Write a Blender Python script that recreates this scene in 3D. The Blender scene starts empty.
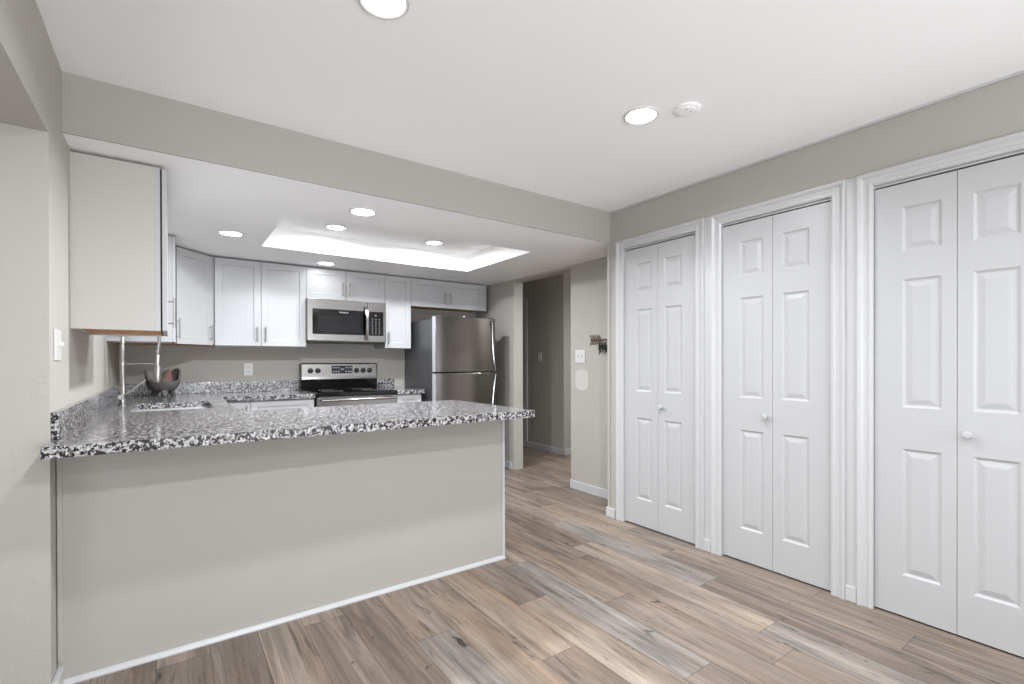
import bpy, bmesh, math, random
from mathutils import Vector, Matrix
PI = math.pi
SC = bpy.context.scene
COL = SC.collection
random.seed(7)

# ------------------------------------------------------------------ camera, world, lights, exposure
cam_d = bpy.data.cameras.new('camera'); cam = bpy.data.objects.new('camera', cam_d); COL.objects.link(cam)
YAW, PITCH, ROLL, FPX, CYPX = 0.6185030, -0.0036160, -0.0022511, 480.9604, 363.9787
F = Vector((math.sin(YAW)*math.cos(PITCH), math.cos(YAW)*math.cos(PITCH), math.sin(PITCH)))
R0 = Vector((math.cos(YAW), -math.sin(YAW), 0)); U0 = R0.cross(F)
RV = math.cos(ROLL)*R0 + math.sin(ROLL)*U0; UV = -math.sin(ROLL)*R0 + math.cos(ROLL)*U0
m = Matrix.Identity(4)
for i in range(3):
    m[i][0], m[i][1], m[i][2] = RV[i], UV[i], -F[i]
m[2][3] = 1.21
cam.matrix_world = m
cam_d.sensor_width = 36; cam_d.lens = FPX*36/1024; cam_d.shift_y = (CYPX-342)/1024
cam_d.clip_start = 0.02
SC.camera = cam
SC.view_settings.view_transform = 'Standard'; SC.view_settings.look = 'None'
SC.view_settings.gamma = 1; SC.view_settings.use_curve_mapping = False
SC.view_settings.exposure = 0.47
SC.cycles.max_bounces = 12; SC.cycles.diffuse_bounces = 8; SC.cycles.glossy_bounces = 5
SC.cycles.caustics_reflective = False; SC.cycles.caustics_refractive = False
SC.cycles.sample_clamp_indirect = 4
SC.cycles.use_denoising = True
w = bpy.data.worlds.new('sky'); SC.world = w; w.use_nodes = True
w.node_tree.nodes['Background'].inputs[0].default_value = (0.82, 0.92, 1, 1)
w.node_tree.nodes['Background'].inputs[1].default_value = 1.2

DINING_W, KITCHEN_W, CEILING_FILL_W, SIDE_FILL_W = 12.0, 8.0, 50.0, 5.0
LAMP_COL = (0.95, 0.985, 1.03)
def area_light(name, loc, rot, size, size_y, power, colr=(1,1,1), disk=False, parent=None):
    d = bpy.data.lights.new(name, 'AREA'); d.energy = power; d.color = colr
    d.shape = 'DISK' if disk else 'RECTANGLE'; d.size = size
    if not disk: d.size_y = size_y
    o = bpy.data.objects.new(name, d); COL.objects.link(o); o.location = loc; o.rotation_euler = rot
    if parent: o.parent = parent
    return o
# added fill lamps at unseen windows, behind the camera and in the side room
area_light('ceiling_fill', (1.2, -2.66, 1.1), (math.radians(128), 0, 0), 2.7, 1.5, CEILING_FILL_W, (0.93, 0.975, 1.03)).data.spread = math.radians(130)  # tilted up so the added fill reaches the ceiling
area_light('side_fill', (-1.43, 0.9, 1.35), (0, -PI/2, 0), 1.3, 1.6, SIDE_FILL_W, (0.93, 0.975, 1.03))

# ------------------------------------------------------------------ materials
def lin(c):
    return tuple(((x/255)/12.92 if x/255 <= .04045 else ((x/255+.055)/1.055)**2.4) for x in c) + (1,)
def newmat(name):
    mt = bpy.data.materials.new(name); mt.use_nodes = True
    nt = mt.node_tree
    return mt, nt, nt.nodes['Principled BSDF']
def node(nt, t, **kw):
    n = nt.nodes.new(t)
    for k, v in kw.items():
        if k in ('inputs',):
            for kk, vv in v.items(): n.inputs[kk].default_value = vv
        else: setattr(n, k, v)
    return n
def paint(name, rgb, rough=.5, bump=0, bscale=60, var=0.0, metal=0, spec=.5, coat=0):
    mt, nt, b = newmat(name)
    b.inputs['Base Color'].default_value = lin(rgb); b.inputs['Roughness'].default_value = rough
    b.inputs['Metallic'].default_value = metal; b.inputs['Specular IOR Level'].default_value = spec
    if coat: b.inputs['Coat Weight'].default_value = coat; b.inputs['Coat Roughness'].default_value = .08
    tc = node(nt, 'ShaderNodeTexCoord')
    if var:
        n = node(nt, 'ShaderNodeTexNoise', inputs={'Scale': 3.0, 'Detail': 4.0})
        nt.links.new(tc.outputs['Object'], n.inputs['Vector'])
        mx = node(nt, 'ShaderNodeMix', data_type='RGBA')
        a = lin(rgb); mx.inputs['A'].default_value = tuple(x*(1-var) for x in a[:3])+(1,)
        mx.inputs['B'].default_value = tuple(min(1, x*(1+var)) for x in a[:3])+(1,)
        nt.links.new(n.outputs['Fac'], mx.inputs['Factor']); nt.links.new(mx.outputs['Result'], b.inputs['Base Color'])
    if bump:
        n = node(nt, 'ShaderNodeTexNoise', inputs={'Scale': bscale, 'Detail': 3.0})
        nt.links.new(tc.outputs['Object'], n.inputs['Vector'])
        bp = node(nt, 'ShaderNodeBump', inputs={'Strength': bump, 'Distance': .004})
        nt.links.new(n.outputs['Fac'], bp.inputs['Height']); nt.links.new(bp.outputs['Normal'], b.inputs['Normal'])
    return mt
def knockdown(name, rgb, scale=9, strength=.35):
    """wall paint over trowelled plaster: sparse raised splats"""
    mt, nt, b = newmat(name)
    b.inputs['Base Color'].default_value = lin(rgb); b.inputs['Roughness'].default_value = .55
    b.inputs['Specular IOR Level'].default_value = .35
    tc = node(nt, 'ShaderNodeTexCoord')
    n = node(nt, 'ShaderNodeTexNoise', inputs={'Scale': scale, 'Detail': 5.0, 'Roughness': .6, 'Distortion': .6})
    nt.links.new(tc.outputs['Object'], n.inputs['Vector'])
    r = node(nt, 'ShaderNodeValToRGB'); r.color_ramp.elements[0].position = .55; r.color_ramp.elements[1].position = .68
    nt.links.new(n.outputs['Fac'], r.inputs['Fac'])
    n2 = node(nt, 'ShaderNodeTexNoise', inputs={'Scale': scale*9, 'Detail': 2.0})
    nt.links.new(tc.outputs['Object'], n2.inputs['Vector'])
    ad = node(nt, 'ShaderNodeMath', operation='MULTIPLY_ADD'); ad.inputs[1].default_value = .18
    nt.links.new(n2.outputs['Fac'], ad.inputs[0]); nt.links.new(r.outputs['Color'], ad.inputs[2])
    bp = node(nt, 'ShaderNodeBump', inputs={'Strength': strength, 'Distance': .0025})
    nt.links.new(ad.outputs[0], bp.inputs['Height']); nt.links.new(bp.outputs['Normal'], b.inputs['Normal'])
    return mt
M = {}
M['wall'] = knockdown('wall_paint', (177, 173, 166))
M['wall_smooth'] = paint('wall_paint_smooth', (173, 169, 163), .55, .06, 90)
M['ceiling'] = knockdown('ceiling_paint', (253, 253, 253), 14, .12)
M['trim'] = paint('trim_white', (191, 191, 192), .32)
M['closet'] = paint('closet_door_white', (181, 181, 182), .38, .04, 150)
M['cab'] = paint('cabinet_white', (190, 190, 191), .28, var=.01)
M['cab_side'] = paint('cabinet_side_offwhite', (194, 191, 185), .4)
M['steel'] = paint('brushed_steel', (170, 167, 165), .2, metal=1)
M['fridge_steel'] = paint('fridge_steel', (150, 145, 141), .2, metal=1)
M['chrome'] = paint('chrome', (225, 225, 225), .12, metal=1)
M['nickel'] = paint('brushed_nickel', (172, 169, 165), .3, metal=1)
M['black'] = paint('black_glass', (8, 8, 9), .06, spec=.6)
M['blackp'] = paint('black_plastic', (22, 22, 23), .35)
M['screen'] = paint('oven_window_glass', (22, 22, 25), .12)
M['plate'] = paint('plastic_white', (212, 211, 208), .3)
M['mark'] = paint('printed_mark_grey', (190, 192, 196), .5)
M['bluegrey'] = paint('control_panel_navy', (28, 33, 48), .2)
M['sidegrey'] = paint('fridge_side_grey', (78, 79, 82), .35, .05, 300)
M['dark'] = paint('dark_gap', (30, 28, 27), .9)
M['stone'] = paint('dark_stone', (100, 96, 95), .75, .9, 60, var=.25)
M['redbrown'] = paint('red_brown_clay', (120, 92, 84), .8, .5, 60, var=.2)
M['bronze'] = paint('dark_bronze', (92, 68, 50), .45, var=.2, metal=.6)
M['patch'] = paint('dried_filler', (195, 192, 187), .8, .2, 40)

def wood_under():
    mt, nt, b = newmat('raw_wood_underside'); tc = node(nt, 'ShaderNodeTexCoord')
    mp = node(nt, 'ShaderNodeMapping'); mp.inputs['Scale'].default_value = (4, 60, 4)
    n = node(nt, 'ShaderNodeTexNoise', inputs={'Scale': 2.0, 'Detail': 5.0})
    r = node(nt, 'ShaderNodeValToRGB'); r.color_ramp.elements[0].color = lin((176, 116, 62)); r.color_ramp.elements[1].color = lin((218, 160, 100))
    nt.links.new(tc.outputs['Object'], mp.inputs['Vector']); nt.links.new(mp.outputs[0], n.inputs['Vector'])
    nt.links.new(n.outputs['Fac'], r.inputs['Fac']); nt.links.new(r.outputs['Color'], b.inputs['Base Color'])
    b.inputs['Roughness'].default_value = .6
    return mt
M['wood'] = wood_under()

def granite():
    mt, nt, b = newmat('speckled_granite'); tc = node(nt, 'ShaderNodeTexCoord'); L = nt.links.new
    # soft grey / white ground
    n0 = node(nt, 'ShaderNodeTexNoise', inputs={'Scale': 110.0, 'Detail': 5.0, 'Roughness': .65}); L(tc.outputs['Object'], n0.inputs['Vector'])
    r0 = node(nt, 'ShaderNodeValToRGB'); e = r0.color_ramp.elements
    e[0].position = .34; e[0].color = lin((128, 125, 126)); e[1].position = .62; e[1].color = lin((205, 203, 203))
    x = e.new(.5); x.color = lin((168, 165, 166))
    L(n0.outputs['Fac'], r0.inputs['Fac'])
    # mid grey crystals
    dn = node(nt, 'ShaderNodeTexNoise', inputs={'Scale': 160.0, 'Detail': 2.0}); L(tc.outputs['Object'], dn.inputs['Vector'])
    ml = node(nt, 'ShaderNodeVectorMath', operation='MULTIPLY_ADD'); ml.inputs[1].default_value = (.007, .007, .007)
    L(dn.outputs['Color'], ml.inputs[0]); L(tc.outputs['Object'], ml.inputs[2])
    v = node(nt, 'ShaderNodeTexVoronoi', inputs={'Scale': 150.0}); L(ml.outputs[0], v.inputs['Vector'])
    sp = node(nt, 'ShaderNodeSeparateColor'); L(v.outputs['Color'], sp.inputs[0])
    s1 = node(nt, 'ShaderNodeMath', operation='LESS_THAN'); s1.inputs[1].default_value = .26; L(sp.outputs[0], s1.inputs[0])
    m1 = node(nt, 'ShaderNodeMix', data_type='RGBA'); m1.inputs['B'].default_value = lin((98, 95, 96))
    L(s1.outputs[0], m1.inputs['Factor']); L(r0.outputs['Color'], m1.inputs['A'])
    # clustered black flecks
    v2 = node(nt, 'ShaderNodeTexVoronoi', inputs={'Scale': 165.0}); L(ml.outputs[0], v2.inputs['Vector'])
    sp2 = node(nt, 'ShaderNodeSeparateColor'); L(v2.outputs['Color'], sp2.inputs[0])
    cl = node(nt, 'ShaderNodeTexNoise', inputs={'Scale': 62.0, 'Detail': 2.0}); L(tc.outputs['Object'], cl.inputs['Vector'])
    mr = node(nt, 'ShaderNodeMapRange', inputs={'From Min': .43, 'From Max': .59, 'To Min': .05, 'To Max': .92}); L(cl.outputs['Fac'], mr.inputs['Value'])
    s2 = node(nt, 'ShaderNodeMath', operation='LESS_THAN'); L(sp2.outputs[1], s2.inputs[0]); L(mr.outputs[0], s2.inputs[1])
    m2 = node(nt, 'ShaderNodeMix', data_type='RGBA'); m2.inputs['B'].default_value = lin((40, 37, 38))
    L(s2.outputs[0], m2.inputs['Factor']); L(m1.outputs['Result'], m2.inputs['A'])
    L(m2.outputs['Result'], b.inputs['Base Color'])
    b.inputs['Roughness'].default_value = .13; b.inputs['Specular IOR Level'].default_value = .6
    return mt
M['granite'] = granite()

def plank_mat():
    mt, nt, b = newmat('vinyl_plank_wood'); L = nt.links.new
    tc = node(nt, 'ShaderNodeTexCoord')
    tone = node(nt, 'ShaderNodeAttribute', attribute_name='tone'); seed = node(nt, 'ShaderNodeAttribute', attribute_name='seed')
    cmb = node(nt, 'ShaderNodeCombineXYZ')
    s7 = node(nt, 'ShaderNodeMath', operation='MULTIPLY'); s7.inputs[1].default_value = 17.3; L(seed.outputs['Fac'], s7.inputs[0])
    L(seed.outputs['Fac'], cmb.inputs[0]); L(s7.outputs[0], cmb.inputs[1]); L(seed.outputs['Fac'], cmb.inputs[2])
    add = node(nt, 'ShaderNodeVectorMath', operation='ADD'); L(tc.outputs['Object'], add.inputs[0]); L(cmb.outputs[0], add.inputs[1])
    def noise(sx, sy, det, rough, dist=0.0):
        mp = node(nt, 'ShaderNodeMapping'); mp.inputs['Scale'].default_value = (sx, sy, 1); L(add.outputs[0], mp.inputs['Vector'])
        n = node(nt, 'ShaderNodeTexNoise', inputs={'Scale': 1.0, 'Detail': det, 'Roughness': rough, 'Distortion': dist}); L(mp.outputs[0], n.inputs['Vector'])
        return n.outputs['Fac']
    def ramp(fac, p0, v0, p1, v1):
        mr = node(nt, 'ShaderNodeMapRange', inputs={'From Min': p0, 'From Max': p1, 'To Min': v0, 'To Max': v1}); L(fac, mr.inputs['Value']); return mr.outputs[0]
    def mul(a, bb):
        mm = node(nt, 'ShaderNodeMath', operation='MULTIPLY'); L(a, mm.inputs[0]); L(bb, mm.inputs[1]); return mm.outputs[0]
    broad = ramp(noise(10, .8, 3, .6, 1.0), .3, .60, .7, 1.32)
    grain = ramp(noise(70, 2.2, 6, .75, 1.0), .3, .72, .7, 1.22)
    fine = ramp(noise(260, 7, 3, .6), .3, .90, .7, 1.09)
    streak = ramp(noise(17, 1.5, 6, .68, 1.6), .54, 1.0, .70, .36)
    knot = ramp(noise(24, 9.0, 3, .5, .8), .665, 1.0, .74, .2)
    tot = mul(mul(mul(broad, grain), mul(fine, streak)), knot)
    vm = node(nt, 'ShaderNodeVectorMath', operation='SCALE'); L(tone.outputs['Color'], vm.inputs[0]); L(tot, vm.inputs['Scale'])
    # warm the light bands a little, grey the rest
    hs = node(nt, 'ShaderNodeHueSaturation'); L(vm.outputs[0], hs.inputs['Color'])
    L(ramp(noise(9, .8, 2, .5), .3, .78, .7, 1.12), hs.inputs['Saturation'])
    L(hs.outputs['Color'], b.inputs['Base Color'])
    L(ramp(noise(60, 3, 3, .6), .3, .36, .7, .5), b.inputs['Roughness'])
    b.inputs['Specular IOR Level'].default_value = .4
    bp = node(nt, 'ShaderNodeBump', inputs={'Strength': .12, 'Distance': .001}); L(noise(90, 3, 4, .7), bp.inputs['Height']); L(bp.outputs['Normal'], b.inputs['Normal'])
    return mt
M['plank'] = plank_mat()
def emis(name, colr, s):
    mt, nt, b = newmat(name); b.inputs['Base Color'].default_value = (1, 1, 1, 1)
    b.inputs['Emission Color'].default_value = colr + (1,); b.inputs['Emission Strength'].default_value = s
    return mt
M['lens'] = emis('lit_lens', (1.0, 1.0, 1.0), 6.0)

# ------------------------------------------------------------------ mesh helpers
class MB:
    def __init__(s): s.bm = bmesh.new(); s.mats = []; s.cur = 0
    def mat(s, mname):
        if mname not in s.mats: s.mats.append(mname)
        s.cur = s.mats.index(mname); return s
    def face(s, pts):
        f = s.bm.faces.new([s.bm.verts.new(p) for p in pts]); f.material_index = s.cur; return f
    def box(s, x0, x1, y0, y1, z0, z1):
        if x0 > x1: x0, x1 = x1, x0
        if y0 > y1: y0, y1 = y1, y0
        if z0 > z1: z0, z1 = z1, z0
        v = [s.bm.verts.new((x, y, z)) for z in (z0, z1) for x, y in ((x0, y0), (x1, y0), (x1, y1), (x0, y1))]
        for q in ((3, 2, 1, 0), (4, 5, 6, 7), (0, 1, 5, 4), (1, 2, 6, 5), (2, 3, 7, 6), (3, 0, 4, 7)):
            f = s.bm.faces.new([v[i] for i in q]); f.material_index = s.cur
        return s
    def prism(s, poly, z0, z1, axis='z'):
        def P(a, b, c): return {'z': (a, b, c), 'y': (a, c, b), 'x': (c, a, b)}[axis]
        lo = [s.bm.verts.new(P(a, b, z0)) for a, b in poly]; hi = [s.bm.verts.new(P(a, b, z1)) for a, b in poly]
        n = len(poly); fs = [s.bm.faces.new(lo[::-1]), s.bm.faces.new(hi)]
        for i in range(n): fs.append(s.bm.faces.new([lo[i], lo[(i+1) % n], hi[(i+1) % n], hi[i]]))
        for f in fs: f.material_index = s.cur
        bmesh.ops.recalc_face_normals(s.bm, faces=fs)
        return s
    def rings(s, rings, closed=True, cap=True):
        vr = [[s.bm.verts.new(p) for p in r] for r in rings]; fs = []
        n = len(vr[0])
        for a, b in zip(vr, vr[1:]):
            for i in range(n if closed else n-1):
                fs.append(s.bm.faces.new([a[i], a[(i+1) % n], b[(i+1) % n], b[i]]))
        if cap:
            fs.append(s.bm.faces.new(vr[0][::-1])); fs.append(s.bm.faces.new(vr[-1]))
        for f in fs: f.material_index = s.cur
        bmesh.ops.recalc_face_normals(s.bm, faces=fs)
        return s
    def tube(s, path, r, seg=12, cap=True):
        path = [Vector(p) for p in path]; n = len(path); rs = r if isinstance(r, (list, tuple)) else [r]*n
        tang = []
        for i in range(n):
            t = (path[min(i+1, n-1)] - path[max(i-1, 0)]); tang.append(t.normalized())
        up = Vector((0, 0, 1)) if abs(tang[0].z) < .9 else Vector((1, 0, 0))
        a = tang[0].cross(up).normalized(); out = []
        for i in range(n):
            a = (a - tang[i]*a.dot(tang[i])).normalized(); b = tang[i].cross(a)
            out.append([path[i] + rs[i]*(math.cos(2*PI*k/seg)*a + math.sin(2*PI*k/seg)*b) for k in range(seg)])
        return s.rings(out, True, cap)
    def lathe(s, prof, c=(0, 0, 0), axis='z', seg=32, cap=True):
        c = Vector(c); out = []
        for r, h in prof:
            ring = []
            for k in range(seg):
                u, v = r*math.cos(2*PI*k/seg), r*math.sin(2*PI*k/seg)
                ring.append(c + Vector({'z': (u, v, h), 'y': (u, h, v), 'x': (h, u, v)}[axis]))
            out.append(ring)
        return s.rings(out, True, cap)
    def build(s, name, parent=None, mat=None, bevel=0, smooth=False, seg=2, loc=None):
        if mat: s.mats = s.mats or [mat]
        me = bpy.data.meshes.new(name); s.bm.to_mesh(me); s.bm.free()
        for k in s.mats: me.materials.append(M[k])
        if smooth:
            for p in me.polygons: p.use_smooth = True
            me.set_sharp_from_angle(angle=math.radians(38))
        o = bpy.data.objects.new(name, me); COL.objects.link(o)
        if parent: o.parent = parent
        if loc: o.location = loc
        if bevel:
            b = o.modifiers.new('bevel', 'BEVEL'); b.width = bevel; b.segments = seg; b.limit_method = 'ANGLE'; b.angle_limit = math.radians(40)
        return o
def B(mname): return MB().mat(mname)
def tag(o, label=None, cat=None, group=None, kind=None):
    if label: o['label'] = label
    if cat: o['category'] = cat
    if group: o['group'] = group
    if kind: o['kind'] = kind
    return o
def empty(name, loc=(0, 0, 0), rz=0, **kw):
    o = bpy.data.objects.new(name, None); COL.objects.link(o); o.location = loc; o.rotation_euler = (0, 0, rz)
    o.empty_display_size = .1
    return tag(o, **kw)
def struct(mb, name, label, cat, bevel=0):
    o = mb.build(name, bevel=bevel); return tag(o, label, cat, kind='structure')

# ------------------------------------------------------------------ dimensions (metres)
WX, RX, TX = -.348, 2.804, 2.789          # left wall, closet wall face, casing face
BY, CZ, SZ = 2.617, 2.380, 2.138          # beam face, ceiling, lowered kitchen ceiling
KW, WB = 3.146, 5.200                     # kitchen right wall, kitchen back wall
PY, PXR = 2.452, 1.682                    # peninsula panel
KY, KXR, KZ, KT = 2.184, 1.716, .933, .040
BK, LX, FY = 3.155, .328, 4.539
SL, SR = 1.062, 1.836
UY, UZ, UT = 4.869, 1.361, 2.124
JY, OZ = 2.345, 2.030                     # opening in the left wall
OY, OY2, OT = 3.444, 4.383, 2.112         # hall opening

# ------------------------------------------------------------------ floor
def tone(c): return lin(c)
TN = dict(tan=(139, 124, 110), cream=(144, 129, 115), grey=(136, 127, 120), brown=(134, 118, 105), dark=(122, 108, 97), mid=(130, 116, 104), warm=(136, 119, 104))
J = {-2: (2.36, ['dark', 'tan']), -1: (1.72, ['mid', 'dark']), 0: (1.30, ['mid', 'tan']), 1: (2.347, ['brown', 'cream']), 2: (1.20, ['mid', 'dark']),
     3: (1.931, ['grey', 'brown']), 4: (1.05, ['brown', 'warm']), 5: (1.514, ['dark', 'warm']), 6: (1.931, ['cream', 'dark']),
     7: (1.11, ['dark', 'grey', 'warm']), 8: (1.695, ['brown', 'warm']), 9: (.96, ['mid', 'brown']), 10: (1.109, ['grey', 'cream', 'dark']),
     11: (1.526, ['dark', 'grey']), 12: (.695, ['dark', 'brown', 'tan']), 13: (2.341, ['mid', 'tan'])}
def make_floor():
    s = B('dark'); s.box(-1.6, 5.6, -2.8, 6.8, -.06, -.0015)
    bm = s.bm; s.mat('plank')
    lt = bm.faces.layers.float_color.new('tone'); ls = bm.faces.layers.float.new('seed')
    L, W, g = 1.22, .182, .0007
    for c in range(-11, 30):
        x0 = .316 + c*W; x1 = x0 + W
        if x1 < -1.6 or x0 > 5.6: continue
        j, names = J.get(c, (random.uniform(0, L), None))
        n0 = int(math.floor((-2.8-j)/L)); n1 = int(math.ceil((6.8-j)/L))
        for n in range(n0, n1):
            ya, yb = max(-2.8, j+n*L), min(6.8, j+(n+1)*L)
            k = n+1
            nm = names[k] if names and 0 <= k < len(names) else random.choice(['tan', 'brown', 'dark', 'mid', 'warm', 'grey', 'brown', 'mid'])
            f = s.face([(max(-1.6, x0)+g, ya+g, 0), (min(5.6, x1)-g, ya+g, 0), (min(5.6, x1)-g, yb-g, 0), (max(-1.6, x0)+g, yb-g, 0)])
            t = tone(TN[nm]); q = random.uniform(.94, 1.06)
            f[lt] = (t[0]*q, t[1]*q, t[2]*q, 1); f[ls] = random.uniform(0, 40)
    return struct(s, 'floor', 'wood-look vinyl plank floor in mixed grey and tan boards', 'floor')
make_floor()

# ------------------------------------------------------------------ shell
def tri_wall(name, label, cells, mname='wall'):
    s = B(mname)
    for c in cells: s.box(*c)
    return struct(s, name, label, 'wall')
tri_wall('wall_left', 'greige left wall with a wide cased-free opening beside the counter',
         [(-.56, WX, JY, 5.32, 0, CZ), (-.56, WX, -.3, JY, OZ, CZ), (-.47, WX, -2.7, -.3, 0, CZ)])
tri_wall('wall_side_room', 'greige walls of the room beyond the left opening',
         [(-1.6, -1.5, -.6, 0.2, 0, CZ), (-1.6, -1.5, 1.6, 2.6, 0, CZ), (-1.6, -1.5, .2, 1.6, 0, .5), (-1.6, -1.5, .2, 1.6, 2.2, CZ), (-1.5, -.47, 2.5, 2.6, 0, CZ), (-1.5, -.47, -.6, -.5, 0, CZ)])
tri_wall('wall_back', 'greige dining room wall with a wide window added for fill light, behind the viewpoint',
         [(-.47, -.2, -2.7, -2.58, 0, CZ), (2.6, 3.6, -2.7, -2.58, 0, CZ), (-.2, 2.6, -2.7, -2.58, 0, .3), (-.2, 2.6, -2.7, -2.58, 2.26, CZ)])
# closet wall with three openings
D = [(1.8600, 2.4840), (1.0680, 1.6900), (.2750, .8970)]
DZ = 2.0709
cells = [(RX, RX+.09, -2.7, BY+.02, DZ, CZ)]
ys = [-2.7] + [v for d in D[::-1] for v in d] + [BY+.02]
for i in range(0, len(ys), 2): cells.append((RX, RX+.09, ys[i], ys[i+1], 0, DZ))
tri_wall('wall_right', 'greige wall around the three white closet openings', cells, 'wall_smooth')
tri_wall('wall_closet', 'dim closet interior walls behind the bifold doors',
         [(3.5, 3.6, -2.7, BY+.02, 0, CZ), (RX+.09, 3.5, BY-.03, BY+.02, 0, CZ), (RX+.09, 3.5, 1.72, 1.80, 0, CZ), (RX+.09, 3.5, .92, 1.0, 0, CZ), (RX+.09, 3.5, .1, .18, 0, CZ)], 'wall_smooth')
tri_wall('wall_front', 'greige kitchen back wall behind the stove and wall cabinets', [(-.47, 3.27, WB, WB+.12, 0, CZ)])
tri_wall('wall_kitchen', 'greige wall between the kitchen and the hall with an open passage',
         [(KW, KW+.124, BY-.03, OY, 0, CZ), (KW, KW+.124, OY2, WB, 0, CZ), (KW, KW+.124, OY, OY2, OT, CZ)])
HX, HY = 4.160, 4.690
tri_wall('wall_hall', 'greige hall wall seen through the passage, in shade',
         [(HX, HX+.30, HY, 6.7, 0, CZ)])
tri_wall('wall_hall_end', 'greige walls closing the hall out of view',
         [(3.27, 5.5, 6.6, 6.72, 0, CZ), (3.15, 3.27, WB+.12, 6.72, 0, CZ), (5.4, 5.5, BY-.03, 6.6, 0, CZ), (3.6, 5.4, BY-.03, BY+.06, 0, CZ)])
# ceilings
s = B('ceiling'); s.box(-1.6, 3.6, -2.7, BY, CZ, CZ+.1)
struct(s, 'ceiling', 'white lightly textured dining room ceiling', 'ceiling')
s = B('ceiling'); s.box(3.27, 5.6, BY, 6.72, CZ, CZ+.1)
struct(s, 'ceiling_hall', 'white hall ceiling beyond the passage', 'ceiling')
# lowered kitchen ceiling with tray recess; its front is the painted beam
TX1, TX2, TY1, TY2, TZ = .597, 2.480, 3.207, 4.272, 2.300
s = B('ceiling')
for c in ((WX-.12, TX1, BY+.012, WB+.12), (TX2, KW, BY+.012, WB+.12), (TX1, TX2, BY+.012, TY1), (TX1, TX2, TY2, WB+.12)):
    s.box(c[0], c[1], c[2], c[3], SZ, CZ+.1)
s.box(TX1, TX2, TY1, TY2, TZ, CZ+.1)
struct(s, 'ceiling_kitchen', 'white lowered kitchen ceiling with a recessed tray', 'ceiling')
s = B('wall_smooth'); s.box(WX, RX, BY, BY+.012, SZ-.0005, CZ)
struct(s, 'trim_1', 'greige face of the drop where the kitchen ceiling steps down', 'beam')
# added windows, unseen by the camera, framing the fill lamps
def window(name, x0, x1, z0, z1, loc, rz, label):
    e = empty(name, loc, rz, label=label, cat='window', kind='structure')
    f = B('trim'); t = .06
    f.box(x0, x1, -.03, .03, z0, z0+t); f.box(x0, x1, -.03, .03, z1-t, z1); f.box(x0, x0+t, -.03, .03, z0, z1); f.box(x1-t, x1, -.03, .03, z0, z1)
    f.box((x0+x1)/2-.02, (x0+x1)/2+.02, -.02, .02, z0, z1)
    f.build('window_frame', e, bevel=.003)
window('fill_window_1', -1.4, 1.4, .3, 2.26, (1.2, -2.63, 0), 0, 'wide white-framed window added behind the viewpoint for fill light')
window('fill_window_2', -.7, .7, .5, 2.2, (-1.55, .9, 0), PI/2, 'white-framed window added to the side room for fill light')

# baseboards
def base(name, cells, label='low white painted baseboard'):
    s = B('trim')
    for c in cells: s.box(*c)
    return struct(s, name, label, 'baseboard', bevel=.004)
bh, bt = .082, .013
base('baseboard_kitchen', [(KW-bt, KW, 2.66, OY+bt, 0, bh), (KW-bt, KW+.124, OY, OY+bt, 0, bh)], 'white baseboard under the light switches')
base('baseboard_passage', [(KW-bt, KW, OY2+.03, WB, 0, bh)], 'white baseboard at the refrigerator side of the passage')
base('baseboard_hall', [(HX-bt, HX, HY-bt, 6.6, 0, bh), (HX-bt, HX+.30, HY-bt, HY, 0, bh)], 'white baseboard round the hall wall corner')
base('baseboard_left', [(WX, WX+bt+.006, JY-.004, PY, 0, .070)], 'white baseboard end beside the peninsula')
base('baseboard_right', [(TX-.002, RX, BY-.06, BY+.02+bt, 0, .075), (RX, KW, BY+.02, BY+.02+bt, 0, .075), (TX-.002, RX, -2.58, .19, 0, bh)], 'white baseboard at the closet wall corner')
# thin painted beads
s = B('trim'); s.box(RX-.008, RX, -2.58, BY, CZ-.012, CZ)
struct(s, 'trim_2', 'thin white bead between closet wall and ceiling', 'trim')
s = B('wall_smooth'); s.box(RX-.012, RX+.09, BY-.004, BY+.02, 0, CZ)
struct(s, 'trim_3', 'corner bead where the closet wall meets the ceiling drop', 'trim', bevel=.004)
s = B('trim'); s.box(HX-.016, HX, 5.46, 5.54, 0, 2.13); s.box(HX-.016, HX, 5.54, 6.3, 2.05, 2.13)
struct(s, 'trim_4', 'white door casing far along the hall wall', 'trim', bevel=.003)

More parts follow.
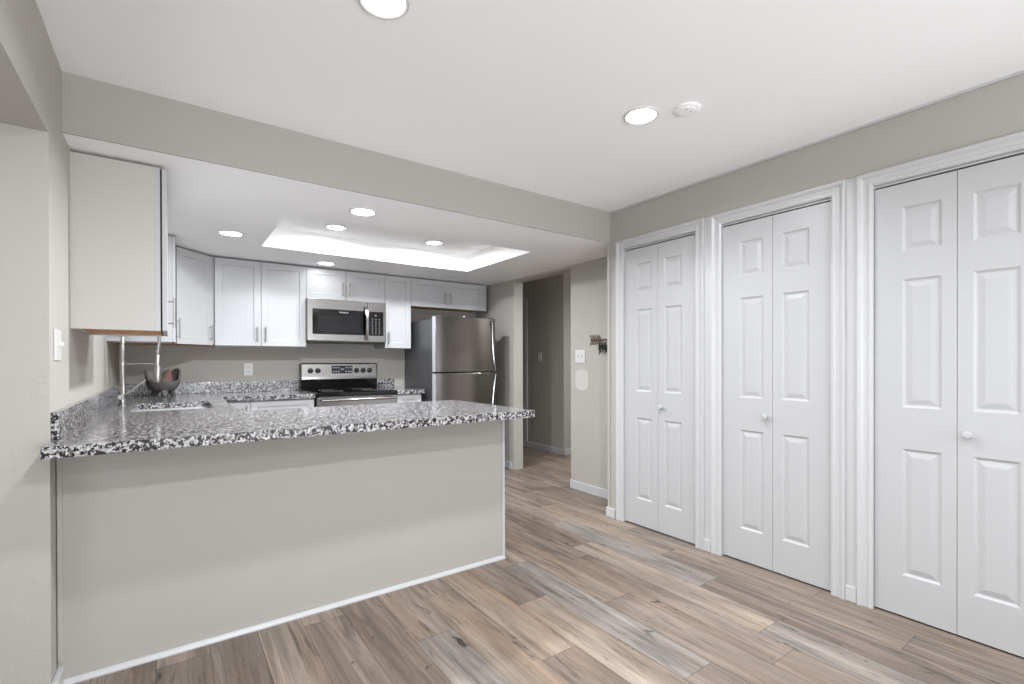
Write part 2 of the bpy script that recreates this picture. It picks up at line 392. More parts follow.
# ------------------------------------------------------------------ panelled doors (local: x width, z height, front faces -y)
def panel_mesh(s, w, h, t, rects, prof):
    """slab with nested profiled panels. prof = [(inset, depth), ...]"""
    xs = sorted({0, w} | {r[i] for r in rects for i in (0, 1)}); zs = sorted({0, h} | {r[i] for r in rects for i in (2, 3)})
    def inside(x, z): return any(r[0] < x < r[1] and r[2] < z < r[3] for r in rects)
    for a, b in zip(xs, xs[1:]):
        for c, d in zip(zs, zs[1:]):
            if not inside((a+b)/2, (c+d)/2): s.face([(a, 0, c), (b, 0, c), (b, 0, d), (a, 0, d)])
    for (a, b, c, d) in rects:
        prev = (a, b, c, d, 0)
        for ins, dep in prof:
            cur = (a+ins, b-ins, c+ins, d-ins, dep)
            P = lambda q: [(q[0], q[4], q[2]), (q[1], q[4], q[2]), (q[1], q[4], q[3]), (q[0], q[4], q[3])]
            p, n = P(prev), P(cur)
            for i in range(4): s.face([p[i], p[(i+1) % 4], n[(i+1) % 4], n[i]])
            prev = cur
        s.face([(prev[0], prev[4], prev[2]), (prev[1], prev[4], prev[2]), (prev[1], prev[4], prev[3]), (prev[0], prev[4], prev[3])])
    s.face([(0, t, 0), (0, t, h), (w, t, h), (w, t, 0)])
    s.face([(0, 0, 0), (0, 0, h), (0, t, h), (0, t, 0)]); s.face([(w, 0, 0), (w, t, 0), (w, t, h), (w, 0, h)])
    s.face([(0, 0, h), (w, 0, h), (w, t, h), (0, t, h)]); s.face([(0, 0, 0), (0, t, 0), (w, t, 0), (w, 0, 0)])
    bmesh.ops.remove_doubles(s.bm, verts=s.bm.verts, dist=1e-5)
    return s
def casing_mesh(s, x0, x1, zt, prof):
    """moulding around an opening; prof = [(outward, thickness)...] closed, front at -y"""
    rings = []
    for (x, z, dx, dz) in ((x0, 0, -1, 0), (x0, zt, -1, 1), (x1, zt, 1, 1), (x1, 0, 1, 0)):
        rings.append([(x+dx*o, -t, z+dz*o) for o, t in prof])
    return s.rings(rings, True, True)
CAS = [(-.006, 0), (-.006, .009), (.004, .013), (.012, .013), (.016, .009), (.034, .011), (.040, .016), (.050, .020), (.058, .020), (.060, .016), (.060, 0)]
def closet(name, y0, y1, label, knob_leaf):
    wd = y1-y0
    e = empty(name, (RX, y1, 0), -PI/2, label=label, cat='closet door', group='bifold closet doors', kind='structure')
    casing_mesh(B('trim'), 0, wd, DZ, CAS).build('casing', e, 'trim')
    s = B('trim'); s.box(0, .006, 0, .088, 0, DZ); s.box(wd-.006, wd, 0, .088, 0, DZ); s.box(0, wd, 0, .088, DZ-.006, DZ)
    s.build('jamb', e)
    s = B('trim'); s.box(.006, wd-.006, .022, .05, 2.058, 2.064); s.box(.006, wd-.006, .010, .014, 2.054, 2.064)
    s.build('track', e)
    lw = (wd-.012-.006)/2; z0 = .010; h = 2.046-z0
    for i in range(2):
        a, b = (.108, .252) if i == 0 else (lw-.252, lw-.108)
        rects = [(a, b, .202-z0, .800-z0), (a, b, .993-z0, 1.597-z0), (a, b, 1.725-z0, 1.936-z0)]
        lf = panel_mesh(B('closet'), lw, h, .030, rects, [(.003, .0012), (.010, .0062), (.016, .0068), (.036, .0018), (.040, .0012)])
        o = lf.build('door_leaf', e); o.location = (.008+i*(lw+.002), .008, z0)
        if i == knob_leaf:
            k = B('closet').lathe([(.006, 0), (.0065, -.012), (.010, -.016), (.0165, -.022), (.0175, -.028), (.014, -.034), (.004, -.036)], axis='y', seg=24)
            kx = lw-.032 if i == 0 else .035
            o2 = k.build('knob', o, smooth=True); o2.location = (kx, 0, .893-z0)
    return e
closet('door_1', *D[0], 'closed six-panel white closet doors, far pair next to the key rack corner', 1)
closet('door_2', *D[1], 'closed six-panel white closet doors, middle pair of three', 0)
closet('door_3', *D[2], 'closed six-panel white closet doors, nearest pair at the right edge', 1)
# white boards between the casings
s = B('trim')
for a, b in ((D[1][1]+.058, D[0][0]-.058), (D[2][1]+.058, D[1][0]-.058)):
    s.box(RX-.006, RX, a, b, 0, DZ+.060)
struct(s, 'trim_5', 'white boards filling the gaps between the closet casings', 'trim')
s = B('trim')
for a, b in ((D[1][1]+.061, D[0][0]-.061), (D[2][1]+.061, D[1][0]-.061)):
    s.box(RX-.019, RX-.006, a, b, 0, .078)
struct(s, 'baseboard_closet', 'short white baseboard blocks between the closet casings', 'baseboard', bevel=.004)

# ------------------------------------------------------------------ kitchen cabinets
SH = [(.0005, .0), (.003, .007), (.0045, .0075)]
def bar_handle(parent, x, z, ln=.135, horiz=False):
    s = B('nickel'); off = -.030; a = ln*.36
    if horiz:
        s.tube([(x-ln/2, off, z), (x+ln/2, off, z)], .0055, 12)
        for q in (-a, a): s.tube([(x+q, 0, z), (x+q, off, z)], .0042, 8)
    else:
        s.tube([(x, off, z-ln/2), (x, off, z+ln/2)], .0055, 12)
        for q in (-a, a): s.tube([(x, 0, z+q), (x, off, z+q)], .0042, 8)
    return s.build('handle', parent, smooth=True)
def shaker(parent, x0, x1, z0, z1, name='door', rail=.055, handle=None, ln=.135):
    w_, h_ = x1-x0, z1-z0
    r = rail if min(w_, h_) > .2 else min(w_, h_)*.28
    o = panel_mesh(B('cab'), w_, h_, .019, [(r, w_-r, r, h_-r)], SH).build(name, parent, bevel=.0012, seg=1)
    o.location = (x0, -.020, z0)
    if handle:
        hx = {'l': .032, 'r': w_-.032, 'c': w_/2}[handle[0]]
        if handle == 'c': bar_handle(o, hx, h_/2, ln, True)
        elif handle[1] == 'b': bar_handle(o, hx, .035+ln/2, ln)
        else: bar_handle(o, hx, h_-.035-ln/2, ln)
    return o
def cabinet(loc, rz, w_, h_, d_, doors, label, name='wall_cabinet', cat='wall cabinet', group='white wall cabinets', side='cab', wood=True, toe=0):
    e = empty(name, loc, rz, label=label, cat=cat, group=group)
    t = .016
    s = B(side); z0 = toe
    s.box(0, t, 0, d_, z0, h_); s.box(w_-t, w_, 0, d_, z0, h_); s.box(t, w_-t, 0, d_, h_-t, h_); s.box(t, w_-t, d_-t, d_, z0, h_-t)
    s.box(t, w_-t, 0, .016, z0+t, z0+t+.03)
    if toe: s.box(0, w_, .05, .065, 0, toe)
    s.build('carcass', e)
    s = B('wood' if wood else side)
    s.box(t, w_-t, .0, d_-t, z0+(.008 if wood else 0), z0+t)
    s.build('bottom_panel', e)
    g = .0018
    for dd in doors:
        x0, x1, z_0, z_1, hd = dd[:5]; nm = dd[5] if len(dd) > 5 else 'door'; ln = dd[6] if len(dd) > 6 else .135
        shaker(e, x0+g, x1-g, z_0+g, z_1-g, nm, handle=hd, ln=ln)
    return e
UD = WB-UY-.0  # depth to the front of the carcass
H = UT-UZ
yF = UY+.020
# back wall run
cabinet((.318, yF, UZ), 0, SL-.318, H, WB-yF, [(0, .3595, 0, H, 'rb'), (.3595, SL-.318, 0, H, 'lb')], 'white two-door wall cabinet left of the microwave, above the outlet')
HM = UT-1.828
cabinet((SL, yF, 1.828), 0, SR-SL, HM, WB-yF, [(0, .374, 0, HM, 'rb'), (.374, SR-SL, 0, HM, 'lb')], 'short white two-door wall cabinet directly above the microwave', wood=False)
cabinet((SR, yF, UZ), 0, .290, H, WB-yF, [(0, .290, 0, H, 'lb')], 'narrow one-door white wall cabinet right of the microwave')
HF = UT-1.821
fe = cabinet((SR+.290, yF, 1.821), 0, .931, HF, WB-yF, [(0, .437, 0, HF, 'rb'), (.437, .931, 0, HF, 'lb')], 'short wide white wall cabinet above the refrigerator')
s = B('cab'); s.box(.931, .975, -.004, .012, 0, HF); s.build('filler_strip', fe)
# diagonal corner unit
P0, P1 = Vector((.046, 4.600)), Vector((.302, 4.869))
e = empty('wall_cabinet', (0, 0, UZ), 0, label='white diagonal corner wall cabinet between the two runs', cat='wall cabinet', group='white wall cabinets')
q = (P1-P0).normalized(); nrm = Vector((-q.y, q.x))*.019
poly = [(WX+.001, WB-.002), (WX+.001, P0.y+nrm.y+.004), (P0.x+nrm.x, P0.y+nrm.y), (P1.x+nrm.x, P1.y+nrm.y), (.316, P1.y+.02), (.316, WB-.002)]
B('cab').prism(poly, .016, H).build('carcass', e)
B('wood').prism([(a*.999, b) for a, b in poly], .006, .0155).build('bottom_panel', e)
dw = (P1-P0).length
o = shaker(e, .002, dw-.002, .002, H-.002, handle='rb')
o.matrix_local = Matrix.Translation((P0.x, P0.y, .002)) @ Matrix.Rotation(math.atan2(q.y, q.x), 4, 'Z') @ Matrix.Translation((.002, 0, 0))
# left wall run: front faces +x  (local x -> -y? rotate +90: local -y -> +x)
XF = -.034
def left_cab(y0, y1, doors, label, xf=XF, side='cab_side'):
    return cabinet((xf, y0, UZ), PI/2, y1-y0, H, xf-WX, doors, label, side=side)
nc = left_cab(2.796, 3.400, [(0, .302, 0, H, None), (.302, .604, 0, H, 'lb', 'door', .16)], 'wall cabinet with a large off-white end panel, nearest on the left wall')
for ch in nc.children:
    if ch.name.startswith('door'): ch.location.y -= .006
s = B('dark'); s.box(.003, .600, -.0065, -.0005, .004, H-.004); s.build('door_gap_shade', nc)  # dark strip stands in for the shade between doors and carcass
s = B('cab'); s.box(-.0015, 0, 0, .022, 0, H); s.build('face_frame_stile', nc, bevel=.0005)
left_cab(4.240, 4.575, [(0, .335, 0, H, 'rb', 'door', .16)], 'one-door wall cabinet on the left wall just beyond the faucet', .016, 'cab')

# base cabinets
cabinet((LX-.03+.02, FY+.045, 0), 0, SL-LX+.008, .892, WB-FY-.050,
        [(0, .235, .10, .885, 'rt'), (.235, SL-LX+.008, .715, .885, 'c', 'drawer'), (.235, SL-LX+.008, .10, .71, 'lt')],
        'white base cabinet with drawer, left of the stove', 'base_cabinet', 'base cabinet', 'white base cabinets', wood=False, toe=.10)
cabinet((SR+.006, FY+.045, 0), 0, .262, .892, WB-FY-.050, [(0, .262, .715, .885, 'c', 'drawer'), (0, .262, .10, .71, 'lt')],
        'narrow white base cabinet between the stove and the refrigerator', 'base_cabinet', 'base cabinet', 'white base cabinets', wood=False, toe=.10)
cabinet((LX-.045, BK, 0), PI/2, FY-BK, .892, LX-.050-WX, [(0, .46, .10, .885, 'rt'), (.46, .92, .10, .885, 'lt'), (.92, 1.38, .10, .885, 'lt')],
        'white sink base cabinet under the left counter run', 'base_cabinet', 'base cabinet', 'white base cabinets', wood=False, toe=.10)
# peninsula body
e = empty('kitchen_peninsula', ((WX+PXR)/2, 2.8, 0), 0, label='greige panelled peninsula carrying the granite counter', cat='peninsula')
cx = (WX+PXR)/2
s = B('wall_smooth'); s.box(WX-cx+.002, PXR-cx, PY-2.8, PY+.09-2.8, 0, .893); s.build('back_panel', e)
s = B('cab'); s.box(WX-cx+.002, PXR-cx-.004, PY+.091-2.8, 3.12-2.8, .10, .893); s.box(WX-cx+.002, PXR-cx-.03, PY+.091-2.8, 3.06-2.8, 0, .10); s.build('cabinet_row', e, bevel=.002)
s = B('trim'); s.box(PXR-cx-.016, PXR-cx+.004, PY-.006-2.8, PY+.02-2.8, 0, .893); s.build('corner_trim', e, bevel=.003)
s = B('wall_smooth'); s.box(WX-cx+.002, WX-cx+.018, PY-.010-2.8, PY-2.8, .09, .893); s.build('wall_strip', e, bevel=.003)
s = B('trim'); s.prism([(PY-2.8, 0), (PY-.018-2.8, 0), (PY-.018-2.8, .006), (PY-.010-2.8, .016), (PY-2.8, .019)], WX+bt-cx, PXR-cx, axis='x'); s.build('base_bead', e)

# ------------------------------------------------------------------ granite worktop (one continuous slab with the sink cut-out)
SX0, SX1, SY0, SY1 = -.185, .226, 3.47, 4.15
def round_poly(pts, rad, seg=6):
    out = []
    n = len(pts)
    for i, p in enumerate(pts):
        r = rad.get(i, 0); p = Vector(p)
        if not r: out.append(tuple(p)); continue
        a = (Vector(pts[i-1])-p).normalized(); b = (Vector(pts[(i+1) % n])-p).normalized()
        c = p+(a+b)*r
        for k in range(seg+1):
            t = k/seg*PI/2
            out.append(tuple(c - b*r*math.cos(t) - a*r*math.sin(t)))
    return out
outer = [(WX+.001, KY), (KXR, KY), (KXR, BK), (LX, BK), (LX, FY), (SL-.002, FY), (SL-.002, WB-.001), (WX+.001, WB-.001)]
outer = round_poly(outer, {1: .006, 2: .09, 3: .012, 4: .02})
hole = round_poly([(SX0, SY0), (SX1, SY0), (SX1, SY1), (SX0, SY1)], {0: .03, 1: .03, 2: .03, 3: .03})
def slab_with_hole(s, outer, hole, z0, z1):
    bm = s.bm; loops = []
    for z in (z0, z1):
        es = []
        for lp in (outer, hole):
            vs = [bm.verts.new((x, y, z)) for x, y in lp]
            for i in range(len(vs)): es.append(bm.edges.new((vs[i], vs[(i+1) % len(vs)])))
            loops.append(vs)
        bmesh.ops.triangle_fill(bm, use_beauty=True, edges=es)
    for k in (0, 1):
        lo, hi = loops[k], loops[k+2]; n = len(lo)
        for i in range(n): bm.faces.new([lo[i], lo[(i+1) % n], hi[(i+1) % n], hi[i]])
    bmesh.ops.recalc_face_normals(bm, faces=bm.faces)
s = B('granite'); slab_with_hole(s, outer, hole, KZ-KT, KZ)
wt = tag(s.build('granite_worktop', bevel=.004), 'black-flecked grey granite worktop running from the peninsula round to the stove', 'countertop')
s = B('granite')
s.box(WX, WX+.020, 2.360, WB, KZ+.0003, KZ+.100); s.box(WX+.020, SL-.004, WB-.020, WB, KZ+.0003, KZ+.100)
s.build('backsplash', wt, bevel=.002)
s = B('granite'); s.box(SR+.003, 2.138, FY, WB-.001, KZ-KT, KZ)
w2 = tag(s.build('granite_worktop', bevel=.004), 'small granite worktop piece between the stove and the refrigerator', 'countertop')
s = B('granite'); s.box(SR+.012, 2.060, WB-.020, WB, KZ+.0003, KZ+.100); s.build('backsplash', w2, bevel=.002)

# sink
e = empty('kitchen_sink', ((SX0+SX1)/2, (SY0+SY1)/2, KZ-KT-.002), 0, label='undermount stainless sink set into the granite counter in front of the faucet', cat='sink')
hw, hd = (SX1-SX0)/2+.006, (SY1-SY0)/2+.006
def rr(a, b, r, z, n=5):
    pts = []
    for sx, sy, t0 in ((1, 1, 0), (-1, 1, 90), (-1, -1, 180), (1, -1, 270)):
        for k in range(n+1):
            t = math.radians(t0+90*k/n); pts.append((sx*(a-r)+r*math.cos(t), sy*(b-r)+r*math.sin(t), z))
    return pts
s = B('steel'); s.rings([rr(hw+.015, hd+.015, .04, 0), rr(hw, hd, .035, 0), rr(hw-.006, hd-.006, .035, -.16), rr(hw-.03, hd-.03, .03, -.185), rr(.05, .05, .04, -.19)], True, False)
s.face(rr(.05, .05, .04, -.19)); s.build('basin', e, smooth=True)
B('chrome').lathe([(.001, -.187), (.035, -.186), (.04, -.189)], cap=False).build('drain', e, smooth=True)

# faucet with sprung hose
FXp, FYp = -.254, 4.085
e = empty('kitchen_faucet', (FXp, FYp, KZ), 0, label='tall brushed spring faucet with a hanging spray head behind the sink', cat='faucet')
B('nickel').lathe([(.026, 0), (.026, .006), (.019, .012), (.018, .10), (.014, .108), (.0135, .255), (.017, .258), (.017, .285), (.012, .288)], seg=24).build('post', e, smooth=True)
s = B('nickel')
hp = [(0, 0, .28), (0, 0, .45)]
dx = .186
for k in range(0, 19):
    t = PI*(1-k/18); hp.append((dx/2*1.02+dx/2*1.08*math.cos(t), 0, .455+.105*math.sin(t)))
hp += [(dx+.010, 0, .42), (dx, 0, .35), (dx, 0, .33)]
s.tube(hp, .0085, 12); s.build('hose', e, smooth=True)
# coil wound round the hose
s = B('chrome'); pts = []; hv = [Vector(p) for p in hp]
seg_l = [0]
for a, b in zip(hv, hv[1:]): seg_l.append(seg_l[-1]+(b-a).length)
tot = seg_l[-1]; turns = 62; ns = turns*8
for i in range(ns+1):
    d = tot*i/ns
    j = max(k for k in range(len(seg_l)) if seg_l[k] <= d+1e-9); j = min(j, len(hv)-2)
    f_ = (d-seg_l[j])/(seg_l[j+1]-seg_l[j]); p = hv[j].lerp(hv[j+1], f_)
    tn = (hv[min(j+2, len(hv)-1)]-hv[max(j-1, 0)]).normalized(); a = Vector((0, 1, 0)); b = tn.cross(a)
    an = 2*PI*turns*i/ns; pts.append(p+.0115*(math.cos(an)*a+math.sin(an)*b))
s.tube(pts, .0022, 5); s.build('spring', e, smooth=True)
B('nickel').lathe([(.009, .34), (.012, .335), (.014, .27), (.023, .235), (.026, .165), (.022, .147), (.006, .146)], (dx, 0, 0), seg=20).build('spray_head', e, smooth=True)
B('nickel').tube([(0, 0, .272), (dx-.015, 0, .272)], .0048, 10).lathe([(.0165, .262), (.0195, .262), (.0195, .282), (.0165, .282)], (dx, 0, 0), seg=18).build('support_arm', e, smooth=True)
s = B('nickel'); s.tube([(-.002, -.012, .055), (-.006, -.050, .055)], .017, 16); s.tube([(0, -.030, .06), (.055, -.034, .10), (.122, -.036, .165)], [.0055, .0045, .005], 10); s.build('lever', e, smooth=True)

# stone mortar bowl
e = empty('stone_bowl', (-.043, 4.955, KZ), .2, label='dark stone tripod bowl with two raised peaks on the corner counter', cat='bowl')
s = B('stone'); n = 40; rings = []
def rimh(a):
    return .045*max(0, math.cos(a-2.95))**10*2.1 + .055*max(0, math.cos(a-.45))**4*1.9
for r, z, fr in ((.012, .035, 0), (.055, .038, 0), (.092, .065, 0), (.110, .100, .15), (.118, .125, 1), (.104, .130, 1), (.090, .105, .3), (.060, .070, 0), (.012, .062, 0)):
    rings.append([(r*1.06*math.cos(2*PI*k/n)*(1+.04*math.sin(5*2*PI*k/n)), r*.92*math.sin(2*PI*k/n), z+fr*rimh(2*PI*k/n)) for k in range(n)])
s.rings(rings, True, True); s.build('bowl', e, smooth=True)
for a in (.3, 2.5, 4.6):
    ca, sa = math.cos(a), math.sin(a)
    B('stone').tube([(.045*ca, .040*sa, .060), (.066*ca, .060*sa, .03), (.084*ca, .078*sa, 0)], [.034, .024, .013], 12).build('leg', e, smooth=True)
s = B('redbrown'); s.tube([(-.01, -.02, .10), (.02, -.01, .15), (.030, .0, .205), (.034, .0, .225)], [.05, .045, .026, .006], 14); s.build('pestle', e, smooth=True)
e.children[-1]['label'] = 'reddish brown pestle stone'

# ------------------------------------------------------------------ lettering
def text_obj(txt, size, parent, mat, loc, rot=(PI/2, 0, 0)):
    c = bpy.data.curves.new('lettering', 'FONT'); c.body = txt; c.size = size; c.extrude = .0003; c.align_x = 'CENTER'
    t = bpy.data.objects.new('lettering', c); COL.objects.link(t)
    dg = bpy.context.evaluated_depsgraph_get(); me = bpy.data.meshes.new_from_object(t.evaluated_get(dg))
    bpy.data.objects.remove(t); me.materials.clear(); me.materials.append(M[mat])
    o = bpy.data.objects.new('lettering', me); COL.objects.link(o); o.parent = parent; o.location = loc; o.rotation_euler = rot
    return o

# ------------------------------------------------------------------ stove
SW = SR-SL-.012
e = empty('stove', (SL+.006, FY-.005, 0), 0, label='freestanding electric stove with black glass top and steel control panel', cat='stove')
D_ = WB-FY-.01
s = B('blackp'); s.box(0, SW, .04, D_, .03, .905); s.build('body', e, bevel=.003)
s = B('black'); s.box(-.002, SW+.002, -.012, D_-.06, .905, .938); s.build('cooktop', e, bevel=.006)
for bx, by, br in ((.20, .20, .095), (.56, .20, .075), (.20, .44, .075), (.56, .44, .095)):
    B('mark').lathe([(br-.002, .9383), (br-.002, .9386), (br, .9386), (br, .9383)], (bx, by, 0), cap=False, seg=36).build('burner_ring', e)
s = B('black'); s.prism([(D_-.06, .938), (D_-.075, 1.045), (D_, 1.045), (D_, .938)], 0, SW, axis='x'); s.build('backguard_base', e)
g = B('steel'); g.prism([(D_-.085, 1.040), (D_-.080, 1.066), (D_-.070, 1.195), (D_-.060, 1.205), (D_-.005, 1.205), (D_-.005, 1.040)], 0, SW, axis='x')
gp = g.build('control_panel', e, bevel=.002)
for xe in (-.006, SW): B('black').box(xe, xe+.006, D_-.078, D_, .938, 1.20).build('end_cap', e)
def ypan(z): return D_-.080+(z-1.066)/(1.195-1.066)*.010
s = B('bluegrey'); s.box(.290, .502, ypan(1.13)-.004, ypan(1.13)+.008, 1.098, 1.178); dp = s.build('display', e, bevel=.002)
for r_ in range(2):
    for c_ in range(8):
        if 3 <= c_ <= 4: continue
        x = .302+c_*.0255; z = 1.112+r_*.040
        B('mark').box(x, x+.013, ypan(1.13)-.0055, ypan(1.13)-.004, z, z+.011).build('button', dp)
B('mark').box(.380, .414, ypan(1.13)-.0055, ypan(1.13)-.004, 1.138, 1.146).build('clock_digits', dp)
for kx in (.083, .155, .545, .615, .685):
    k = B('blackp'); k.lathe([(.026, 0), (.026, -.006), (.021, -.010), (.019, -.028), (.016, -.030), (.003, -.030)], axis='y', seg=24); k.box(-.004, .004, -.036, -.028, -.020, .020)
    o = k.build('knob', gp, smooth=True, loc=(kx, ypan(1.128), 1.128)); o.rotation_euler = (0, random.uniform(-.2, .2), 0)
s = B('steel'); s.box(.006, SW-.006, -.018, .036, .30, .895); s.build('oven_door', e, bevel=.005); od = e.children[-1]
s = B('blackp'); s.box(.05, SW-.05, -.0195, -.018, .885, .890); s.box(.03, SW-.03, -.012, .036, .8955, .9045); s.build('vent', od)
s = B('black'); s.box(.12, SW-.12, -.020, -.018, .42, .74); s.build('oven_window', od)
s = B('steel'); s.tube([(.035, -.062, .868), (SW-.035, -.062, .868)], .012, 16)
for q in (.06, SW-.06): s.tube([(q, -.018, .868), (q, -.060, .868)], .009, 10)
s.build('oven_handle', od, smooth=True)
s = B('steel'); s.box(.006, SW-.006, -.014, .036, .07, .29); s.build('storage_drawer', e, bevel=.005)

# ------------------------------------------------------------------ microwave
MW = SR-SL-.010; MY = 4.800; MH = .412
e = empty('microwave', (SL-.006, MY, 1.408), 0, label='stainless over-the-range microwave with a curved handle and black window', cat='microwave')
s = B('blackp'); s.box(0, MW, .030, WB-MY, .012, MH); s.box(.02, MW-.02, .0, .06, 0, .012); s.box(0, MW, .05, WB-MY, 0, .012); s.build('body', e, bevel=.002)
s = B('steel'); s.box(0, MW*.752, 0, .028, .012, MH); dr = s.build('door', e, bevel=.004)
s = B('black'); s.box(.045, MW*.752-.006, -.003, .002, .075, .318); s.build('window', dr, bevel=.002); wn = dr.children[-1]
s = B('screen'); s.box(.090, MW*.752-.075, -.004, -.002, .105, .262); s.build('mesh_screen', wn)
text_obj('Whirlpool', .021, dr, 'mark', (.335, -.0035, .286))
s = B('steel'); s.box(MW*.752+.002, MW, 0, .028, .012, MH); cp = s.build('control_frame', e, bevel=.004)
s = B('black'); s.box(MW*.752+.010, MW-.028, -.003, .002, .075, .318); kp = s.build('keypad', e, bevel=.002)
for r_ in range(7):
    for c_ in range(3):
        B('mark').box(MW*.752+.041+c_*.036, MW*.752+.051+c_*.036, -.0042, -.003, .096+r_*.024, .100+r_*.024).build('key', kp)
B('mark').box(MW*.752+.074, MW*.752+.088, -.0042, -.003, .276, .284).build('clock_digits', kp)
s = B('steel'); pts = []
for k in range(13):
    t = k/12; pts.append((MW*.752-.022, -.012-.040*math.sin(PI*t)**.7, .028+t*.335))
rings = [[(p[0]+a, p[1]+b, p[2]) for a, b in ((-.014, .004), (-.010, -.006), (.010, -.006), (.014, .004), (.010, .008), (-.010, .008))] for p in pts]
s.rings(rings, True, True); s.build('handle', dr, smooth=True)
s = B('mark'); s.box(.36, .44, .07, .12, -.003, .0); s.build('task_light', e)

# ------------------------------------------------------------------ refrigerator
FX0, FX1, FFY = 2.166, 2.884, 4.352
FWd = FX1-FX0
e = empty('refrigerator', (FX0, FFY, 0), 0, label='stainless top-freezer refrigerator with dark grey side', cat='refrigerator')
s = B('sidegrey'); s.box(.014, FWd-.006, .092, WB-FFY-.03, .02, 1.655); s.build('body', e, bevel=.004)
s = B('blackp'); s.box(.020, FWd-.012, .084, .096, .06, 1.650); s.build('gasket', e)
s = B('blackp'); s.box(.01, FWd-.01, .05, .10, 0, .055); s.build('grille', e)
def fdoor(z0, z1):
    s = B('fridge_steel'); n = 14; prof = []
    for k in range(n+1):
        t = k/n; prof.append((t*FWd, .012*(2*t-1)**4))
    poly = prof + [(FWd, .084), (0, .084)]
    s.prism(poly, z0, z1); return s.build('door', e, bevel=.004, smooth=True)
d1 = fdoor(1.112, 1.680); d2 = fdoor(.062, 1.100)
def fhandle(par, z0, z1, up):
    s = B('chrome'); pts = []
    for k in range(15):
        t = k/14; bow = math.sin(t*PI/2) if up else math.cos(t*PI/2)
        x = FWd-.050+.042*(t**3 if not up else t**3)
        pts.append((x, -.006, z0+(z1-z0)*(1-t if up else t)))
    s.tube(pts, .0045, 8); return s.build('handle', par, smooth=True)
fhandle(d1, 1.125, 1.640, True)
s = B('chrome'); pts = [(FWd-.050+.046*((k/14)**2.2), -.005, .62+.465*(k/14)) for k in range(15)]; s.tube(pts, .0045, 8); s.build('handle', d2, smooth=True)
s = B('blackp'); s.box(FWd-.072, FWd-.032, -.003, .004, 1.600, 1.646); s.build('badge', d1, bevel=.001)
s = B('trim'); s.lathe([(.012, 1.680), (.012, 1.690), (.006, 1.694)], (.34, .03, 0), seg=14); s.build('top_cap', e, smooth=True)  # small white cap on the fridge top
s = B('sidegrey'); s.box(FWd-.09, FWd-.01, .03, .12, 1.6805, 1.694); s.build('hinge_cover', e, bevel=.003)
s = B('mark'); s.box(-.001, .0, .014, .082, 1.116, 1.676); o = s.build('door_edge', d1); s = B('mark'); s.box(-.001, .0, .014, .082, .068, 1.096); s.build('door_edge', d2)

# ------------------------------------------------------------------ wall plates, rack, patch
def plate(name, loc, rz, w_, h_, kind_, label, cat):
    e = empty(name, loc, rz, label=label, cat=cat)
    s = B('plate'); s.box(-w_/2, w_/2, -.006, 0, -h_/2, h_/2); s.build('cover_plate', e, bevel=.003)
    if kind_ == 'outlet':
        for dz in (-.022, .022):
            s = B('plate'); s.box(-.017, .017, -.009, -.006, dz-.015, dz+.015); s.build('socket', e, bevel=.002)
            q = B('blackp'); q.box(-.008, -.006, -.0095, -.009, dz-.002, dz+.008); q.box(.006, .008, -.0095, -.009, dz-.002, dz+.008); q.box(-.002, .002, -.0095, -.009, dz-.010, dz-.006); q.build('slots', e.children[-1])
    else:
        n = kind_
        for i in range(n):
            x = (i-(n-1)/2)*.046
            s = B('plate'); s.box(x-.005, x+.005, -.018, -.006, -.004, .012); s.box(x-.007, x+.007, -.0075, -.006, -.016, .016); s.build('toggle', e, bevel=.001)
    return e
plate('wall_outlet', (.611, WB, 1.147), 0, .075, .118, 'outlet', 'white outlet on the kitchen wall left of the stove', 'outlet')
plate('light_switch', (WX, 2.478, 1.279), PI/2, .118, .118, 2, 'white switch plate on the left wall edge above the counter end', 'light switch')
plate('light_switch', (KW, 3.311, 1.263), -PI/2, .130, .124, 2, 'white double switch plate beside the hall passage', 'light switch')
plate('light_switch', (HX, 5.180, 1.282), -PI/2, .078, .118, 1, 'single switch plate on the shaded hall wall', 'light switch')
# patch of dried filler under the switch
s = B('patch'); pts = []
for k in range(28):
    a = 2*PI*k/28; ca, sa = math.cos(a), math.sin(a)
    pts.append((3.292+.086*math.copysign(abs(ca)**.62, ca)*(1+.03*math.sin(3*a)), 1.043+.100*math.copysign(abs(sa)**.62, sa)*(1+.03*math.cos(2*a))))
s.prism(pts, KW-.0012, KW, axis='x')
tag(s.build('filler_patch'), 'pale rounded patch of dried filler on the wall below the double switch', 'wall patch')
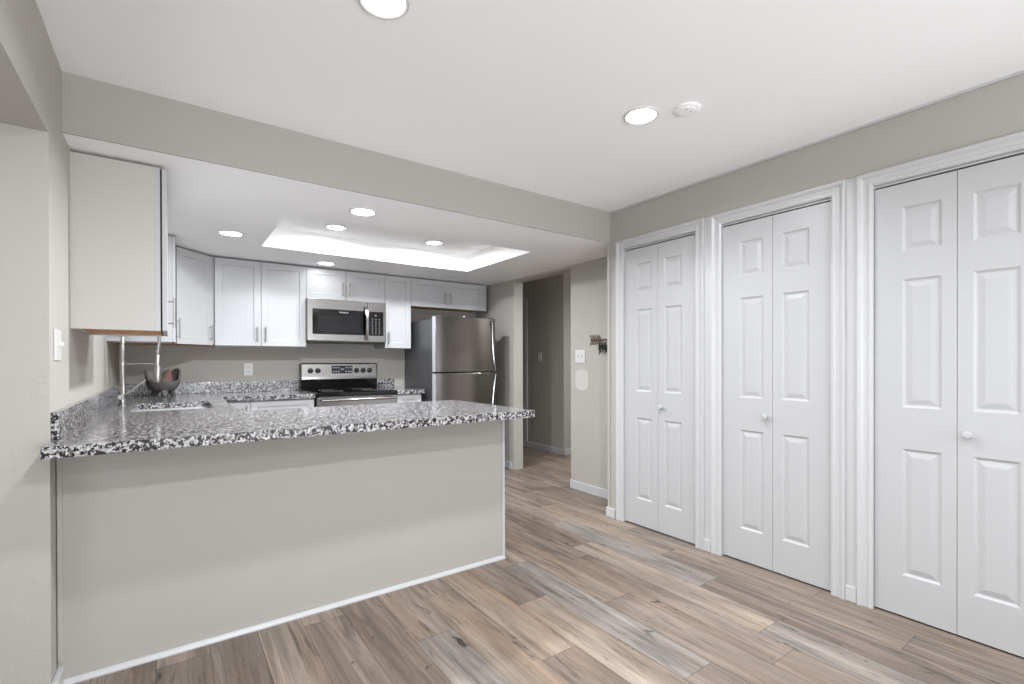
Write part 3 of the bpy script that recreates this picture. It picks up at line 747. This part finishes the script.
# arrow shaped key rack, local x -> -y world
e = empty('key_rack', (KW, 3.165, 1.410), -PI/2, label='brown metal arrow-shaped key rack on the wall by the closet corner', cat='key rack')
B('bronze').tube([(0, -.012, 0), (.42, -.012, .0)], .0045, 8).build('arrow_shaft', e, smooth=True)
s = B('bronze')
for i in range(6):
    x = .006+i*.022
    for sg in (1, -1): s.tube([(x+.010, -.012, 0), (x-.014, -.012, sg*.045)], [.0045, .003], 6)
s.build('fletching', e)
s = B('bronze'); s.prism([(.42, -.02), (.46, 0), (.42, .02)], -.014, -.010, axis='y'); s.build('arrowhead', e)
for i in range(4):
    x = .127+i*.034 if i < 3 else .33
    s = B('bronze'); s.tube([(x, -.012, 0), (x, -.014, -.028), (x, -.020, -.040), (x, -.030, -.038), (x, -.034, -.026)], .0028, 6); s.build('hook', e, smooth=True)
for i, (x, l) in enumerate(((.122, .085), (.156, .062), (.190, .080))):
    k = empty('key_bunch', (KW-.028, 3.165-x-.005, 1.372), -PI/2, label=['dark key bunch hanging first from the feathered end of the rack', 'small dark key bunch hanging in the middle of the rack', 'dark key bunch hanging next to the closet corner'][i], cat='keys', group='keys on the arrow rack')
    B('bronze').lathe([(.010, -.001), (.013, -.001), (.013, .001), (.010, .001)], axis='y', seg=16).build('ring', k)
    s = B('blackp'); s.box(-.010, .010, -.004, .003, -.012-l*.5, -.008); s.box(-.004, .004, -.002, .001, -.012-l, -.012-l*.5); s.box(.004, .016, .001, .004, -.010-l*.8, -.008); s.build('key', k, bevel=.001)

# little white floor bracket of the nearest bifold door
s = B('plate'); s.box(RX-.035, RX-.020, .293, .335, 0, .004); s.box(RX-.024, RX-.020, .293, .335, 0, .028); s.lathe([(.006, .004), (.006, .018), (.003, .020)], (RX-.030, .312, 0), seg=12)
tag(s.build('floor_bracket', bevel=.001), 'small white bracket on the floor at the nearest closet doors', 'bracket')

# ------------------------------------------------------------------ ceiling fittings
def downlight(x, y, z, power, label, group, r=.064, spread=160):
    e = empty('recessed_downlight', (x, y, z), 0, label=label, cat='ceiling light', group=group)
    B('plate').lathe([(r+.004, -.004), (r+.010, -.008), (r+.017, -.006), (r+.019, 0), (r+.004, 0)], cap=False, seg=40).build('trim_ring', e, smooth=True)
    B('lens').lathe([(r+.004, -.0045), (.01, -.006)], seg=40).build('lens', e)
    area_light('lamp', (0, 0, -.010), (0, 0, 0), 2*r, 0, power, LAMP_COL, True, e).data.spread = math.radians(spread)
gd, gk, gt = 'dining room downlights', 'lowered ceiling downlights', 'tray downlights'
downlight(1.828, 1.507, CZ, DINING_W*1.0, 'lit recessed downlight beside the round ceiling cover', gd)
downlight(.567, 1.507, CZ, DINING_W, 'lit recessed downlight cut by the top edge of the photo', gd)
for x, y, p in ((.567, .0, 2.2), (1.828, .0, .3), (.567, -1.5, 1.4), (1.828, -1.5, .8)):
    downlight(x, y, CZ, DINING_W*p, 'lit recessed downlight behind the viewpoint', gd)
downlight(.971, 2.939, SZ, KITCHEN_W*4.1, 'lit kitchen downlight nearest the beam', gk, spread=175)
downlight(.360, 3.966, SZ, KITCHEN_W*.4, 'leftmost lit kitchen downlight, beside the tray', gk, spread=175)
downlight(1.189, 4.655, SZ, KITCHEN_W*.15, 'lit downlight close above the microwave cabinet', gk, spread=175)
downlight(1.093, 3.971, TZ, KITCHEN_W*.8, 'left lit downlight inside the ceiling tray', gt, spread=175)
downlight(1.962, 3.975, TZ, KITCHEN_W*2.3, 'right lit downlight inside the ceiling tray', gt, spread=175)
downlight(3.75, 3.15, CZ, 20.0, 'added fill downlight in the hall, unseen behind the kitchen wall', 'added hall fill')  # unseen lamp added to brighten the dark hall wall
e = empty('ceiling_cover', (1.955, 1.346, CZ), 0, label='round white blank cover on the ceiling next to the downlight', cat='ceiling cover')
B('ceiling').lathe([(.060, 0), (.060, -.005), (.056, -.008), (.040, -.009), (.038, -.012), (.002, -.013)], seg=40).build('disc', e, smooth=True)
for sx in (.012, -.020): B('dark').lathe([(.003, -.0125), (.003, -.0135)], (sx, -.013, 0), seg=8).build('screw', e)
